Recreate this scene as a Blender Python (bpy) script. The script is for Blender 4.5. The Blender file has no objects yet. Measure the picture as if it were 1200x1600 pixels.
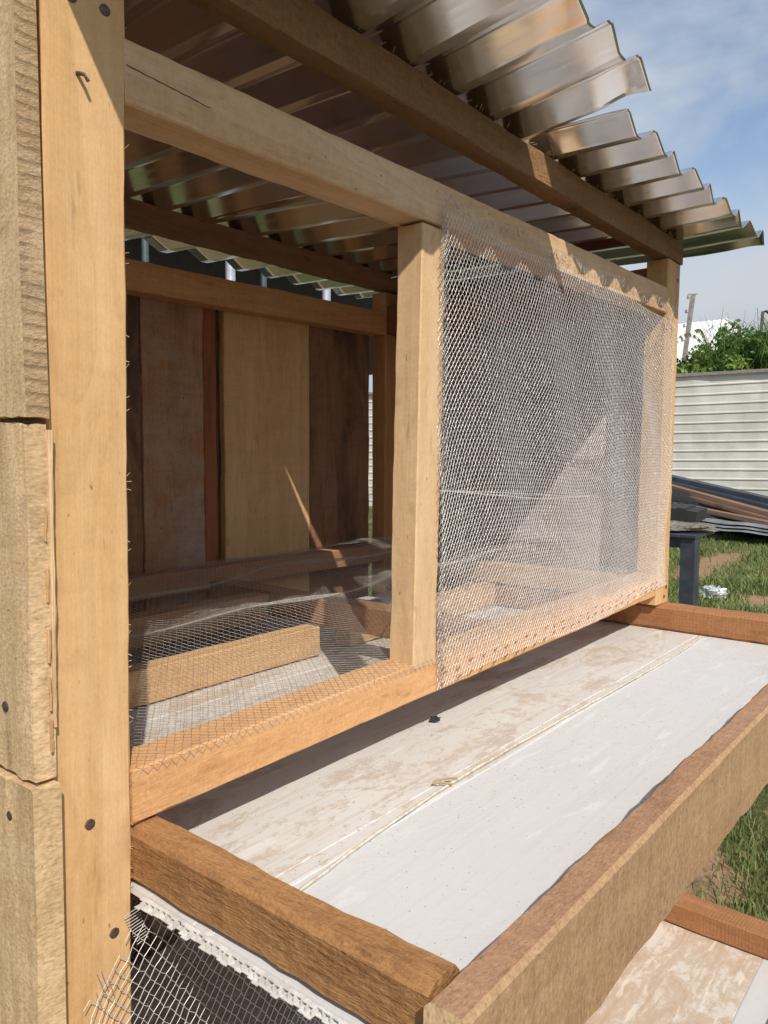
import bpy, math, random
import numpy as np
from mathutils import Vector, Matrix, noise
S = bpy.context.scene
COL = S.collection
random.seed(7); RNG = np.random.default_rng(7)

# ------------------------------------------------------------------ camera
cam_d = bpy.data.cameras.new('camera'); cam = bpy.data.objects.new('camera', cam_d); COL.objects.link(cam)
cam_d.sensor_fit = 'VERTICAL'; cam_d.sensor_height = 36.0; cam_d.sensor_width = 27.0
cam_d.lens = 27.0; cam_d.clip_start = 0.02; cam_d.clip_end = 3000
cam.matrix_world = Matrix(((0.6291, 0.0544, -0.7754, 0), (-0.7773, 0.0485, -0.6272, 0),
                           (0.0035, 0.9973, 0.0728, 0), (0, 0, 0, 1)))
S.camera = cam
# ------------------------------------------------------------------ sun, sky, exposure
SUN_TO = Vector((0.70, 1.0, -1.25)).normalized()          # direction the light travels
sun_d = bpy.data.lights.new('sun', 'SUN'); sun = bpy.data.objects.new('sun', sun_d); COL.objects.link(sun)
sun_d.energy = 4.4; sun_d.angle = math.radians(0.5); sun_d.color = (1.0, 0.93, 0.82)
sun.rotation_euler = SUN_TO.to_track_quat('-Z', 'Y').to_euler(); sun.location = (-7, -10, 11.5)
W = bpy.data.worlds.new('World'); S.world = W; W.use_nodes = True
nt = W.node_tree; nt.nodes.clear()
def N(nt, t, **k):
    n = nt.nodes.new(t)
    for a, b in k.items(): setattr(n, a, b)
    return n
def mathn(nt, op, a, b=None, clamp=False):
    n = N(nt, 'ShaderNodeMath', operation=op); n.use_clamp = clamp
    for i, v in enumerate((a, b)):
        if v is None: continue
        if isinstance(v, (int, float)): n.inputs[i].default_value = v
        else: nt.links.new(v, n.inputs[i])
    return n.outputs[0]
def mixc(nt, f, a, b, mode='MIX'):
    n = N(nt, 'ShaderNodeMix', data_type='RGBA', blend_type=mode)
    for s, v in ((n.inputs[0], f), (n.inputs[6], a), (n.inputs[7], b)):
        if isinstance(v, (int, float)): s.default_value = v
        elif isinstance(v, (tuple, list)): s.default_value = (*v[:3], 1)
        else: nt.links.new(v, s)
    return n.outputs[2]
def ramp(nt, f, stops):
    n = N(nt, 'ShaderNodeValToRGB'); e = n.color_ramp.elements
    while len(e) < len(stops): e.new(0.5)
    for i, (p, c) in enumerate(stops):
        e[i].position = p; e[i].color = (*c[:3], 1) if isinstance(c, (tuple, list)) else (c, c, c, 1)
    nt.links.new(f, n.inputs[0]); return n.outputs[0]
def noisen(nt, vec, scale, detail=4, rough=0.55, dist=0.0):
    n = N(nt, 'ShaderNodeTexNoise'); n.inputs['Scale'].default_value = scale
    n.inputs['Detail'].default_value = detail; n.inputs['Roughness'].default_value = rough
    n.inputs['Distortion'].default_value = dist
    nt.links.new(vec, n.inputs['Vector']); return n.outputs[0]
def mapv(nt, vec, scale=(1, 1, 1), loc=(0, 0, 0), rot=(0, 0, 0)):
    n = N(nt, 'ShaderNodeMapping'); n.inputs['Scale'].default_value = scale
    n.inputs['Location'].default_value = loc; n.inputs['Rotation'].default_value = rot
    nt.links.new(vec, n.inputs[0]); return n.outputs[0]

sky = N(nt, 'ShaderNodeTexSky', sky_type='NISHITA', sun_disc=False)
sky.sun_elevation = math.radians(43); sky.sun_rotation = math.radians(215); sky.air_density = 1.0
sky.dust_density = 0.5; sky.ozone_density = 1.5
tc = N(nt, 'ShaderNodeTexCoord'); sep = N(nt, 'ShaderNodeSeparateXYZ'); nt.links.new(tc.outputs['Generated'], sep.inputs[0])
mv = mapv(nt, tc.outputs['Generated'], (1, 1, 2.2), (3.35, 1.0, 0.62))
n1 = noisen(nt, mv, 2.6, 6, 0.55, 0.3)
high = ramp(nt, n1, [(0.42, 0.05), (0.62, 0.9)])
low = ramp(nt, mathn(nt, 'ADD', sep.outputs[2], mathn(nt, 'MULTIPLY', mathn(nt, 'SUBTRACT', n1, 0.5), 0.35)),
           [(0.12, 1.0), (0.20, 0.85), (0.29, 0.10), (0.36, 0.0)])
cm = mathn(nt, 'MAXIMUM', high, low)
ccol = ramp(nt, mathn(nt, 'ADD', sep.outputs[2], mathn(nt, 'MULTIPLY', mathn(nt, 'SUBTRACT', n1, 0.5), 0.3)),
            [(0.10, (3.4, 3.75, 4.2)), (0.20, (4.2, 4.3, 4.4)), (0.5, (4.4, 4.7, 5.1))])
skc = mixc(nt, cm, mixc(nt, 1.0, sky.outputs[0], (1.10, 1.06, 1.02), 'MULTIPLY'), ccol)
bg = N(nt, 'ShaderNodeBackground'); nt.links.new(skc, bg.inputs[0]); bg.inputs[1].default_value = 0.15
wo = N(nt, 'ShaderNodeOutputWorld'); nt.links.new(bg.outputs[0], wo.inputs[0])
S.view_settings.view_transform = 'Standard'; S.view_settings.look = 'None'
S.view_settings.gamma = 1.0; S.view_settings.use_curve_mapping = False; S.view_settings.exposure = 0.0
S.render.engine = 'CYCLES'

# ------------------------------------------------------------------ object helpers
WM = {}
def place(o, M, parent=None):
    o.matrix_basis = M; WM[o.name] = M.copy()
    if parent is not None:
        o.parent = parent; o.matrix_parent_inverse = WM[parent.name].inverted()
    return o
def meta(o, label=None, cat=None, group=None, kind=None):
    if label: o['label'] = label
    if cat: o['category'] = cat
    if group: o['group'] = group
    if kind: o['kind'] = kind
    return o
def thing(name, loc, label, cat, group=None):
    o = bpy.data.objects.new(name, None); COL.objects.link(o); o.empty_display_size = 0.05
    place(o, Matrix.Translation(loc)); return meta(o, label, cat, group)
def meshobj(name, verts, faces, mats, parent=None, M=None, smooth=False, mi=None, sharp=None):
    me = bpy.data.meshes.new(name)
    me.from_pydata([tuple(v) for v in verts], [], [tuple(f) for f in faces]); me.update()
    if not isinstance(mats, (list, tuple)): mats = [mats]
    for m in mats: me.materials.append(m)
    if mi is not None: me.polygons.foreach_set('material_index', mi)
    if smooth: me.polygons.foreach_set('use_smooth', [True] * len(me.polygons))
    if sharp: me.set_sharp_from_angle(angle=math.radians(sharp))
    o = bpy.data.objects.new(name, me); COL.objects.link(o)
    return place(o, M or Matrix.Identity(4), parent)
def fastmesh(name, V, Fc, mats, parent=None, M=None, smooth=False, mi=None):
    V = np.asarray(V, np.float32); Fc = np.asarray(Fc, np.int32); k = Fc.shape[1]
    me = bpy.data.meshes.new(name); me.vertices.add(len(V)); me.vertices.foreach_set('co', V.ravel())
    me.loops.add(Fc.size); me.loops.foreach_set('vertex_index', Fc.ravel())
    me.polygons.add(len(Fc)); me.polygons.foreach_set('loop_start', np.arange(0, Fc.size, k, dtype=np.int32))
    me.polygons.foreach_set('loop_total', np.full(len(Fc), k, np.int32))
    if not isinstance(mats, (list, tuple)): mats = [mats]
    for m in mats: me.materials.append(m)
    if mi is not None: me.polygons.foreach_set('material_index', np.asarray(mi, np.int32))
    if smooth: me.polygons.foreach_set('use_smooth', np.ones(len(Fc), bool))
    me.update(calc_edges=True); me.validate()
    o = bpy.data.objects.new(name, me); COL.objects.link(o)
    return place(o, M or Matrix.Identity(4), parent)

def frame(a, b, up):
    a, b, up = Vector(a), Vector(b), Vector(up)
    x = (b - a).normalized(); y = up.cross(x).normalized(); z = x.cross(y).normalized()
    M = Matrix.Identity(4)
    for i in range(3): M[i][0], M[i][1], M[i][2], M[i][3] = x[i], y[i], z[i], a[i]
    return M, (b - a).length
def timber(name, a, b, w, h, mat, parent=None, up=(0, 0, 1), jit=0.0012, bev=0.002, seg=0.02, endj=0.0, lump=0.0, mats=None):
    """sawn timber from a to b; local X is the grain, Y the width, Z the height; slightly wavy arrises and rough ends"""
    M, L = frame(a, b, up)
    n = max(2, int(L / seg)); sd = random.random() * 100
    hw, hh = w / 2, h / 2; c = min(bev, hw * .5, hh * .5); ring = []
    cy = [(-hw + c, -hh), (-hw * .35, -hh), (hw * .35, -hh), (hw - c, -hh), (hw, -hh + c), (hw, -hh * .3), (hw, hh * .3), (hw, hh - c),
          (hw - c, hh), (hw * .35, hh), (-hw * .35, hh), (-hw + c, hh), (-hw, hh - c), (-hw, hh * .3), (-hw, -hh * .3), (-hw, -hh + c)]
    V = []; F = []; mi = []
    for i in range(n + 1):
        x = L * i / n
        for k, (y, z) in enumerate(cy):
            corner = k % 4 in (0, 3)
            q = Vector((x * 9 + sd, y * 14, z * 14)); q2 = Vector((x * 55 + sd, k * 3.1, 0))
            d = noise.noise(q) * jit + noise.noise(q2) * jit * (0.9 if corner else 0.3) + noise.noise(Vector((x * 3 + sd, k // 4, 5))) * lump
            ex = 0
            if i in (0, n): ex = noise.noise(Vector((sd + i, y * 90, z * 90))) * endj
            r = math.hypot(y / hw, z / hh)
            V.append((x + ex, y * (1 + d / hw * .8), z * (1 + d / hh * .8)))
    m = len(cy)
    for i in range(n):
        for k in range(m):
            a0 = i * m + k; a1 = i * m + (k + 1) % m
            F.append((a0, a1, a1 + m, a0 + m)); mi.append(1 if (mats and 8 <= k <= 10) else 0)
    F.append(tuple(range(m))[::-1]); F.append(tuple(range(n * m, (n + 1) * m))); mi += [2 if mats and len(mats) > 2 else 0] * 2
    for f in range(len(F)):
        F[f] = tuple(reversed(F[f]))
    F = [tuple(reversed(f)) for f in F]
    return meshobj(name, V, F, mats or mat, parent, M, smooth=True, mi=mi, sharp=28)
def tb(name, ax, x0, x1, y0, y1, z0, z1, mat, parent=None, lean=0.0, **k):
    cx, cy, cz = (x0 + x1) / 2, (y0 + y1) / 2, (z0 + z1) / 2
    if ax == 'X': return timber(name, (x0, cy, cz), (x1, cy, cz), y1 - y0, z1 - z0, mat, parent, **k)
    if ax == 'Y': return timber(name, (cx, y0, cz), (cx, y1, cz), x1 - x0, z1 - z0, mat, parent, **k)
    return timber(name, (cx + lean * z0, cy, z0), (cx + lean * z1, cy, z1), x1 - x0, y1 - y0, mat, parent, up=(0, 1, 0), **k)
def plank(name, ax, x0, x1, y0, y1, z0, z1, mat, parent, **k):
    """board: local Z is the thickness, Y the width"""
    cx, cy, cz = (x0 + x1) / 2, (y0 + y1) / 2, (z0 + z1) / 2
    if ax == 'Z': return timber(name, (cx, cy, z0), (cx, cy, z1), x1 - x0, y1 - y0, mat, parent, up=(0, 1, 0), **k)
    return timber(name, (cx, y0, cz), (cx, y1, cz), z1 - z0, x1 - x0, mat, parent, up=(1, 0, 0), **k)
def boxes(name, lst, mat, parent=None, M=None):
    V = []; F = []
    for (x0, x1, y0, y1, z0, z1) in lst:
        b = len(V); V += [(x, y, z) for z in (z0, z1) for y in (y0, y1) for x in (x0, x1)]
        F += [tuple(b + i for i in f) for f in ((0, 2, 3, 1), (4, 5, 7, 6), (0, 1, 5, 4), (2, 6, 7, 3), (0, 4, 6, 2), (1, 3, 7, 5))]
    return meshobj(name, V, F, mat, parent, M)
def tube(name, pts, r, mat, parent=None, ns=6, taper=None):
    P = [Vector(p) for p in pts]; V = []; F = []
    for i, p in enumerate(P):
        d = (P[min(i + 1, len(P) - 1)] - P[max(i - 1, 0)]).normalized()
        a = d.orthogonal().normalized() if i == 0 else (A - d * A.dot(d)).normalized(); A = a; b = d.cross(a)
        rr = r if taper is None else r + (taper - r) * i / (len(P) - 1)
        for k in range(ns):
            t = 2 * math.pi * k / ns; V.append(p + a * math.cos(t) * rr + b * math.sin(t) * rr)
    for i in range(len(P) - 1):
        for k in range(ns):
            a0 = i * ns + k; a1 = i * ns + (k + 1) % ns; F.append((a0, a1, a1 + ns, a0 + ns))
    F.append(tuple(range(ns))[::-1]); F.append(tuple(range((len(P) - 1) * ns, len(P) * ns)))
    return meshobj(name, V, F, mat, parent, smooth=True, sharp=50)
def wires(name, A, B, r, mat, parent=None):
    """many straight wire pieces as three-sided prisms"""
    A = np.asarray(A, float); B = np.asarray(B, float); d = B - A; d /= np.linalg.norm(d, axis=1)[:, None] + 1e-12
    h = np.where(np.abs(d[:, 2:3]) < .8, [[0, 0, 1.]], [[1., 0, 0]]); u = np.cross(d, h); u /= np.linalg.norm(u, axis=1)[:, None]; v = np.cross(d, u)
    n = len(A); V = np.zeros((n, 6, 3)); rr = np.asarray(r).reshape(-1, 1) if np.ndim(r) else r
    for k in range(3):
        o = (u * math.cos(2.094 * k) + v * math.sin(2.094 * k)) * rr
        V[:, k] = A + o; V[:, 3 + k] = B + o
    b = (np.arange(n) * 6)[:, None]
    F = np.concatenate([b + np.array([[0, 1, 4, 3]]), b + np.array([[1, 2, 5, 4]]), b + np.array([[2, 0, 3, 5]])])
    return fastmesh(name, V.reshape(-1, 3), F, mat, parent, smooth=True)
def hexnet(fn, W_, H_, cw=0.0100, rh=.0066, t=.0008, jit=0.0004, keep=None):
    """hexagonal wire netting: fn maps sheet coordinates (u, v) to the place"""
    nc = int(W_ / cw); nr = int(H_ / rh); A = []; B = []
    j, i = np.meshgrid(np.arange(nr), np.arange(nc), indexing='ij')
    U = (i + .5 * (j % 2)) * cw; Vv = j * rh
    ju = RNG.normal(0, jit, U.shape); jv = RNG.normal(0, jit, U.shape)
    bot = fn(U + ju, Vv + jv); top = fn(U + ju, Vv + jv + t)
    segs = [(bot, top, np.ones(U.shape, bool))]
    for sgn in (-1, 1):
        ii = i + np.where(j % 2 == 1, (sgn + 1) // 2, (sgn - 1) // 2); ok = (ii >= 0) & (ii < nc) & (j + 1 < nr)
        iic = np.clip(ii, 0, nc - 1); jc = np.clip(j + 1, 0, nr - 1)
        segs.append((top, bot[jc, iic], ok))
    a = []; b = []
    for p, q, ok in segs:
        if keep is not None: ok = ok & keep(U, Vv)
        a.append(p[ok]); b.append(q[ok])
    hexnet.last = np.concatenate([np.full(len(p), w) for p, w in zip(a, (1.0, .72, 1.15))])  # one diagonal thicker, the other thinner, to imitate sun glints
    return np.concatenate(a), np.concatenate(b)

# ------------------------------------------------------------------ materials
def newmat(name, rough=0.7, metal=0.0, spec=None):
    m = bpy.data.materials.new(name); m.use_nodes = True; nt = m.node_tree; b = nt.nodes['Principled BSDF']
    b.inputs['Roughness'].default_value = rough; b.inputs['Metallic'].default_value = metal
    if spec is not None: b.inputs['Specular IOR Level'].default_value = spec
    return m, nt, b
def bump(nt, b, h, s, d=0.002):
    n = N(nt, 'ShaderNodeBump'); n.inputs['Strength'].default_value = s; n.inputs['Distance'].default_value = d
    nt.links.new(h, n.inputs['Height']); nt.links.new(n.outputs[0], b.inputs['Normal'])
def wood(name, light, dark, ring=0.35, stain=0.0, staincol=(.1, .07, .05), saw=0.0, sawrot=0.5, fuzz=0.5, bmp=0.6, white=0.0, speck=0.35, rough=0.75, sawscale=110, grain=1.0, fibs=(14, 420, 420), sawaxis='X', fleck=0.0, sdist=5.0):
    m, nt, b = newmat(name, rough, spec=0.25)
    tc = N(nt, 'ShaderNodeTexCoord'); oi = N(nt, 'ShaderNodeObjectInfo')
    off = N(nt, 'ShaderNodeVectorMath', operation='SCALE'); off.inputs[0].default_value = (37., 19., 53.)
    nt.links.new(oi.outputs['Random'], off.inputs['Scale'])
    add = N(nt, 'ShaderNodeVectorMath', operation='ADD'); nt.links.new(tc.outputs['Object'], add.inputs[0]); nt.links.new(off.outputs[0], add.inputs[1])
    P = add.outputs[0]
    big = noisen(nt, mapv(nt, P, (1.6, 16, 16)), 1.0, 5, .6, .8)
    col = mixc(nt, ramp(nt, big, [(.30, 0.), (.72, 1.)]), light, dark)
    rw = noisen(nt, mapv(nt, P, (.9, 9, 9)), 1.0, 2, .45, .5)
    rg = mathn(nt, 'FRACT', mathn(nt, 'MULTIPLY', rw, 17.0))
    rg = ramp(nt, rg, [(0., 0.), (.75, .55), (.93, 1.), (1., 0.)])
    col = mixc(nt, mathn(nt, 'MULTIPLY', rg, ring), col, tuple(c * .62 for c in dark))
    fib = noisen(nt, mapv(nt, P, fibs), 1.0, 4, .65)
    col = mixc(nt, mathn(nt, 'MULTIPLY', ramp(nt, fib, [(.38, 1.), (.62, 0.)]), .34 * grain), col, tuple(c * .55 for c in dark))
    cross = noisen(nt, mapv(nt, P, (60, 60, 60)), 1.0, 5, .7)
    col = mixc(nt, mathn(nt, 'MULTIPLY', ramp(nt, cross, [(.35, 0.), (.7, 1.)]), .22), col, tuple(min(1, c * 1.25) for c in light))
    if stain:
        st = noisen(nt, mapv(nt, P, (3.2, 9, 9)), 1.0, 6, .68, .6)
        col = mixc(nt, ramp(nt, st, [(.62 - stain * .3, 0.), (.74 - stain * .2, .9)]), col, staincol)
    if white:
        wn = noisen(nt, mapv(nt, P, (6, 7, 7), (4, 4, 4)), 1.0, 6, .7, .4)
        col = mixc(nt, ramp(nt, wn, [(.58 - white * .2, 0.), (.72, .75)]), col, (.42, .38, .34))
    bl = noisen(nt, mapv(nt, P, (16, 55, 55), (3, 8, 2)), 1.0, 3, .55, .5)
    col = mixc(nt, mathn(nt, 'MULTIPLY', ramp(nt, bl, [(.64, 0.), (.70, .6), (.76, 1.)]), .55), col, tuple(c * .50 for c in dark))
    pal = noisen(nt, mapv(nt, P, (2.2, 22, 22), (1, 5, 9)), 1.0, 4, .6, .6)
    col = mixc(nt, mathn(nt, 'MULTIPLY', ramp(nt, pal, [(.50, 0.), (.70, 1.)]), .45), col, tuple(min(.85, c * f) for c, f in zip(light, (1.10, 1.16, 1.30))))
    sp = noisen(nt, mapv(nt, P, (70, 150, 150), (9, 3, 1)), 1.0, 2, .5)
    col = mixc(nt, mathn(nt, 'MULTIPLY', ramp(nt, sp, [(.72, 0.), (.78, 1.)]), speck), col, (.07, .04, .025))
    if fleck:
        f1 = noisen(nt, mapv(nt, P, (260, 420, 150) if sawaxis == 'X' else (260, 260, 260), (5, 5, 5)), 1.0, 3, .7)
        col = mixc(nt, mathn(nt, 'MULTIPLY', ramp(nt, f1, [(.30, 1.), (.50, 0.)]), fleck), col, tuple(c * .38 for c in dark))
        col = mixc(nt, mathn(nt, 'MULTIPLY', ramp(nt, f1, [(.52, 0.), (.72, 1.)]), fleck * .9), col, tuple(min(1, c * 1.45) for c in light))
        f2 = noisen(nt, mapv(nt, P, (70, 9, 9), (2, 5, 7)), 1.0, 4, .6)
        col = mixc(nt, mathn(nt, 'MULTIPLY', ramp(nt, f2, [(.42, 0.), (.70, 1.)]), fleck * .8), col, tuple(c * .62 for c in dark))
    nt.links.new(col, b.inputs['Base Color'])
    h = mathn(nt, 'ADD', mathn(nt, 'MULTIPLY', fib, fuzz), mathn(nt, 'MULTIPLY', cross, fuzz * .8))
    if saw:
        w = N(nt, 'ShaderNodeTexWave', wave_type='BANDS', bands_direction=sawaxis, wave_profile='SAW')
        w.inputs['Scale'].default_value = 1.0; w.inputs['Distortion'].default_value = sdist; w.inputs['Detail'].default_value = 3
        w.inputs['Detail Scale'].default_value = .5
        nt.links.new(mapv(nt, P, (sawscale, 8, 8) if sawaxis == 'X' else (8, sawscale, 8 + sawscale * sawrot), rot=(0, 0, sawrot if sawaxis == 'X' else 0)), w.inputs['Vector'])
        mk = ramp(nt, noisen(nt, mapv(nt, P, (9, 9, 9)), 1.0, 3), [(.35, 0.), (.6, 1.)] if sdist > 3 else [(.2, .25), (.45, 1.)])
        sw = mathn(nt, 'MULTIPLY', w.outputs['Fac'], mk)
        h = mathn(nt, 'ADD', h, mathn(nt, 'MULTIPLY', sw, saw * 1.6))
        colb = mixc(nt, mathn(nt, 'MULTIPLY', ramp(nt, sw, [(.55, 0.), (.95, 1.)]), min(.8, saw * .6)), col, tuple(c * .45 for c in dark))
        nt.links.new(colb, b.inputs['Base Color'])
    bump(nt, b, h, bmp, .0025)
    return m
WOOD_PALE = wood('pale_pine', (.72, .465, .23), (.58, .335, .14), ring=.22, speck=.6, bmp=.35, grain=.4, stain=.16, staincol=(.46, .25, .10), fleck=.12)
WOOD_CREAM = wood('cream_pine', (.73, .52, .31), (.60, .38, .195), ring=.16, speck=.6, bmp=.35, grain=.4, stain=.12, staincol=(.48, .27, .12), fleck=.12)
WOOD_RAIL = wood('two_tone_pine', (.72, .54, .35), (.56, .31, .14), ring=.30, speck=.6, bmp=.35, grain=.4, stain=.10, staincol=(.42, .23, .10), fleck=.1)
WOOD_ORANGE = wood('orange_pine', (.72, .42, .20), (.60, .30, .12), ring=.14, speck=.4, fuzz=.9, bmp=.55, grain=.4, fibs=(30, 160, 160), fleck=.2, stain=.1, staincol=(.48, .22, .085))
WOOD_BROWN = wood('brown_sawn_wood', (.46, .24, .095), (.27, .125, .048), ring=.15, speck=.6, fuzz=1.5, bmp=.8, grain=.8, fibs=(50, 220, 220), stain=.2, staincol=(.17, .08, .035), fleck=0.3)
WOOD_RED = wood('red_sawn_wood', (.42, .20, .09), (.31, .135, .055), ring=.3, speck=.4, saw=.5, sawrot=.5, fuzz=.8, bmp=.6, sawscale=48, stain=.15, staincol=(.20, .08, .04), fleck=0.25)
WOOD_TANROUGH = wood('coarse_tan_wood', (.475, .305, .17), (.36, .215, .112), ring=.05, speck=.9, fuzz=1.1, bmp=.5, stain=.2, staincol=(.30, .20, .125), grain=.6, fibs=(330, 130, 130), saw=.10, sawrot=.03, sawscale=20, fleck=.42)
WOOD_TOPRED = wood('coarse_reddish_wood', (.44, .26, .15), (.32, .175, .10), ring=.04, speck=.8, fuzz=1.0, bmp=.55, stain=.25, staincol=(.18, .105, .07), grain=.7, fibs=(110, 260, 260), fleck=0.4)
WOOD_GREY = wood('rough_grey_board', (.70, .50, .285), (.58, .39, .205), ring=.06, speck=.8, fuzz=.8, bmp=.22, saw=.2, sawrot=.02, stain=.12, staincol=(.42, .29, .17), sawscale=30, grain=.7, fibs=(420, 70, 70), fleck=.62)
WOOD_SAWN = wood('saw_scarred_face', (.68, .49, .285), (.56, .375, .20), ring=.06, speck=.7, fuzz=.8, bmp=.22, saw=.25, sawrot=.05, sawscale=30, grain=.7, fibs=(300, 90, 90), fleck=.55)
WOOD_SAWEND = wood('saw_scarred_end', (.72, .52, .31), (.58, .38, .21), ring=.05, speck=.6, fuzz=.6, bmp=.7, saw=1.2, sawrot=.9, sawscale=30, sawaxis='Y', grain=.5, fibs=(200, 300, 200), sdist=1.8, fleck=.25)
WOOD_BEAM = wood('weathered_beam', (.33, .19, .09), (.22, .12, .055), ring=.1, speck=.7, fuzz=1.4, bmp=.9, stain=.25, staincol=(.12, .075, .05), grain=.8, fibs=(40, 160, 160), fleck=0.3)
WOOD_DARKBEAM = wood('dark_beam', (.28, .15, .075), (.17, .085, .045), ring=.25, speck=.6, fuzz=1, stain=.2)
WOOD_BACKRAIL = wood('back_rail_wood', (.58, .31, .135), (.44, .21, .085), ring=.2, speck=.8, fuzz=.6, bmp=.5, fleck=.15)
WOOD_PLANK1 = wood('stained_brown_plank', (.44, .22, .11), (.28, .13, .065), ring=.3, stain=.35, staincol=(.14, .085, .06), white=.2, speck=.7)
WOOD_PLANK2 = wood('light_plank', (.74, .48, .245), (.62, .37, .17), ring=.2, speck=.8, saw=.15, fleck=.2)
WOOD_PLANK3 = wood('dark_brown_plank', (.36, .19, .10), (.20, .10, .06), ring=.35, stain=.5, staincol=(.07, .05, .04), speck=.7, fleck=.25)
WOOD_PLANKW = wood('lime_stained_plank', (.50, .26, .13), (.33, .165, .085), ring=.3, white=.75, speck=.9, stain=.25, staincol=(.16, .10, .07), fleck=.3)
WOOD_PLANKR = wood('red_brown_plank', (.36, .13, .06), (.24, .085, .04), ring=.3, stain=.3)
WOOD_ENDWALL = wood('grey_end_board', (.50, .43, .42), (.36, .30, .29), ring=.3, stain=.3, staincol=(.15, .125, .12), speck=.7)
WOOD_JOIST = wood('joist_wood', (.66, .42, .21), (.52, .30, .14), ring=.2, speck=.4, fleck=.15)
WOOD_JOISTB = wood('brown_joist_wood', (.48, .27, .145), (.34, .18, .09), ring=.2, speck=.4)

def metal_roof():
    m, nt, b = newmat('bare_aluminium_sheet', .2, 1.0)
    tc = N(nt, 'ShaderNodeTexCoord'); P = tc.outputs['Object']
    n = noisen(nt, mapv(nt, P, (2.5, 1.2, 1)), 2.0, 3, .5)
    n2 = noisen(nt, mapv(nt, P, (160, 3, 40)), 1.0, 3, .6)
    nt.links.new(mixc(nt, n, (.74, .77, .81), (.86, .88, .91)), b.inputs['Base Color'])
    nt.links.new(ramp(nt, n2, [(.3, .10), (.7, .22)]), b.inputs['Roughness'])
    n3 = noisen(nt, P, 7.0, 2, .5)
    bump(nt, b, mathn(nt, 'ADD', n3, mathn(nt, 'MULTIPLY', n2, .02)), .10, .01)
    return m
ROOF = metal_roof()
def plain(name, col, rough=.6, metal=0., var=.15, sc=20, bm=0.0, spec=None, col2=None, bd=.002):
    m, nt, b = newmat(name, rough, metal, spec)
    tc = N(nt, 'ShaderNodeTexCoord'); n = noisen(nt, tc.outputs['Object'], sc, 5, .6)
    nt.links.new(mixc(nt, ramp(nt, n, [(.35, 0.), (.68, 1.)]), tuple(c * (1 + var) for c in col), col2 or tuple(c * (1 - var * 1.5) for c in col)), b.inputs['Base Color'])
    if bm: bump(nt, b, n, bm, bd)
    return m
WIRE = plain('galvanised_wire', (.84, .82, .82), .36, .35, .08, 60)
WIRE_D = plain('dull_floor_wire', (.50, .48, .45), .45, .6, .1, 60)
NAIL = plain('rusty_nail_head', (.15, .10, .08), .55, .6, .3, 300)
CORD = plain('cream_cord', (.60, .54, .44), .8, 0, .2, 120)
def pvc(name, dirt, base=(.62, .63, .65), tan=(.52, .38, .24)):
    m, nt, b = newmat(name, .42, spec=.35)
    tc = N(nt, 'ShaderNodeTexCoord'); P = tc.outputs['Object']
    fine = noisen(nt, mapv(nt, P, (1, 1.6, 1)), 55, 8, .78, .5)
    big = noisen(nt, mapv(nt, P, (1, 2.0, 1)), 5.0, 8, .70, 1.6)
    lines = noisen(nt, mapv(nt, P, (1.2, 90, 1)), 1.6, 5, .6, .2)
    edge = mathn(nt, 'ADD', mathn(nt, 'MULTIPLY', big, .72), mathn(nt, 'MULTIPLY', fine, .38))
    m1 = ramp(nt, edge, [(.66 - dirt * .16, 0.), (.70 - dirt * .16, .55), (.80 - dirt * .16, .85)])
    dusty = mixc(nt, mathn(nt, 'MULTIPLY', m1, .35 + .65 * dirt), base, tan)
    film = noisen(nt, P, 2.1, 4, .6, .8)
    dusty = mixc(nt, mathn(nt, 'MULTIPLY', ramp(nt, film, [(.35, 0.), (.70, 1.)]), .10 + .35 * dirt), dusty, tuple(.5 * (a + c) for a, c in zip(base, tan)))
    dusty = mixc(nt, mathn(nt, 'MULTIPLY', ramp(nt, lines, [(.54, 0.), (.62, 1.)]), .05 + .20 * dirt), dusty, tuple(c * .85 for c in tan))
    sm = noisen(nt, mapv(nt, P, (3, 14, 1), rot=(0, 0, .5)), 3, 5, .6, .5)
    dusty = mixc(nt, ramp(nt, sm, [(.60, 0.), (.66, .65)]), dusty, tuple(c * 1.12 for c in base))
    sp = N(nt, 'ShaderNodeTexVoronoi'); sp.inputs['Scale'].default_value = 75; nt.links.new(P, sp.inputs['Vector'])
    spm = mathn(nt, 'MULTIPLY', ramp(nt, sp.outputs['Distance'], [(.05, 1.), (.10, 0.)]), ramp(nt, noisen(nt, P, 9, 3), [(.5, 0.), (.56, 1.)]))
    dusty = mixc(nt, mathn(nt, 'MULTIPLY', spm, .75), dusty, (.13, .10, .08))
    nt.links.new(dusty, b.inputs['Base Color'])
    nt.links.new(ramp(nt, big, [(.3, .3), (.7, .7)]), b.inputs['Roughness'])
    bump(nt, b, mathn(nt, 'ADD', mathn(nt, 'MULTIPLY', big, 1.2), mathn(nt, 'MULTIPLY', fine, .25)), .35, .003)
    return m
PVC_CLEAN = pvc('white_pvc_panel', .18, (.60, .605, .615))
PVC_DIRTY = pvc('dusty_pvc_panel', .62, (.63, .62, .60), (.40, .27, .16))
PVC_MUD = pvc('muddy_pvc_panel', .95, (.66, .61, .55), (.46, .32, .20))
PVC_EDGE = plain('torn_pvc_edge', (.62, .60, .58), .5, 0, .15, 90)

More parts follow.
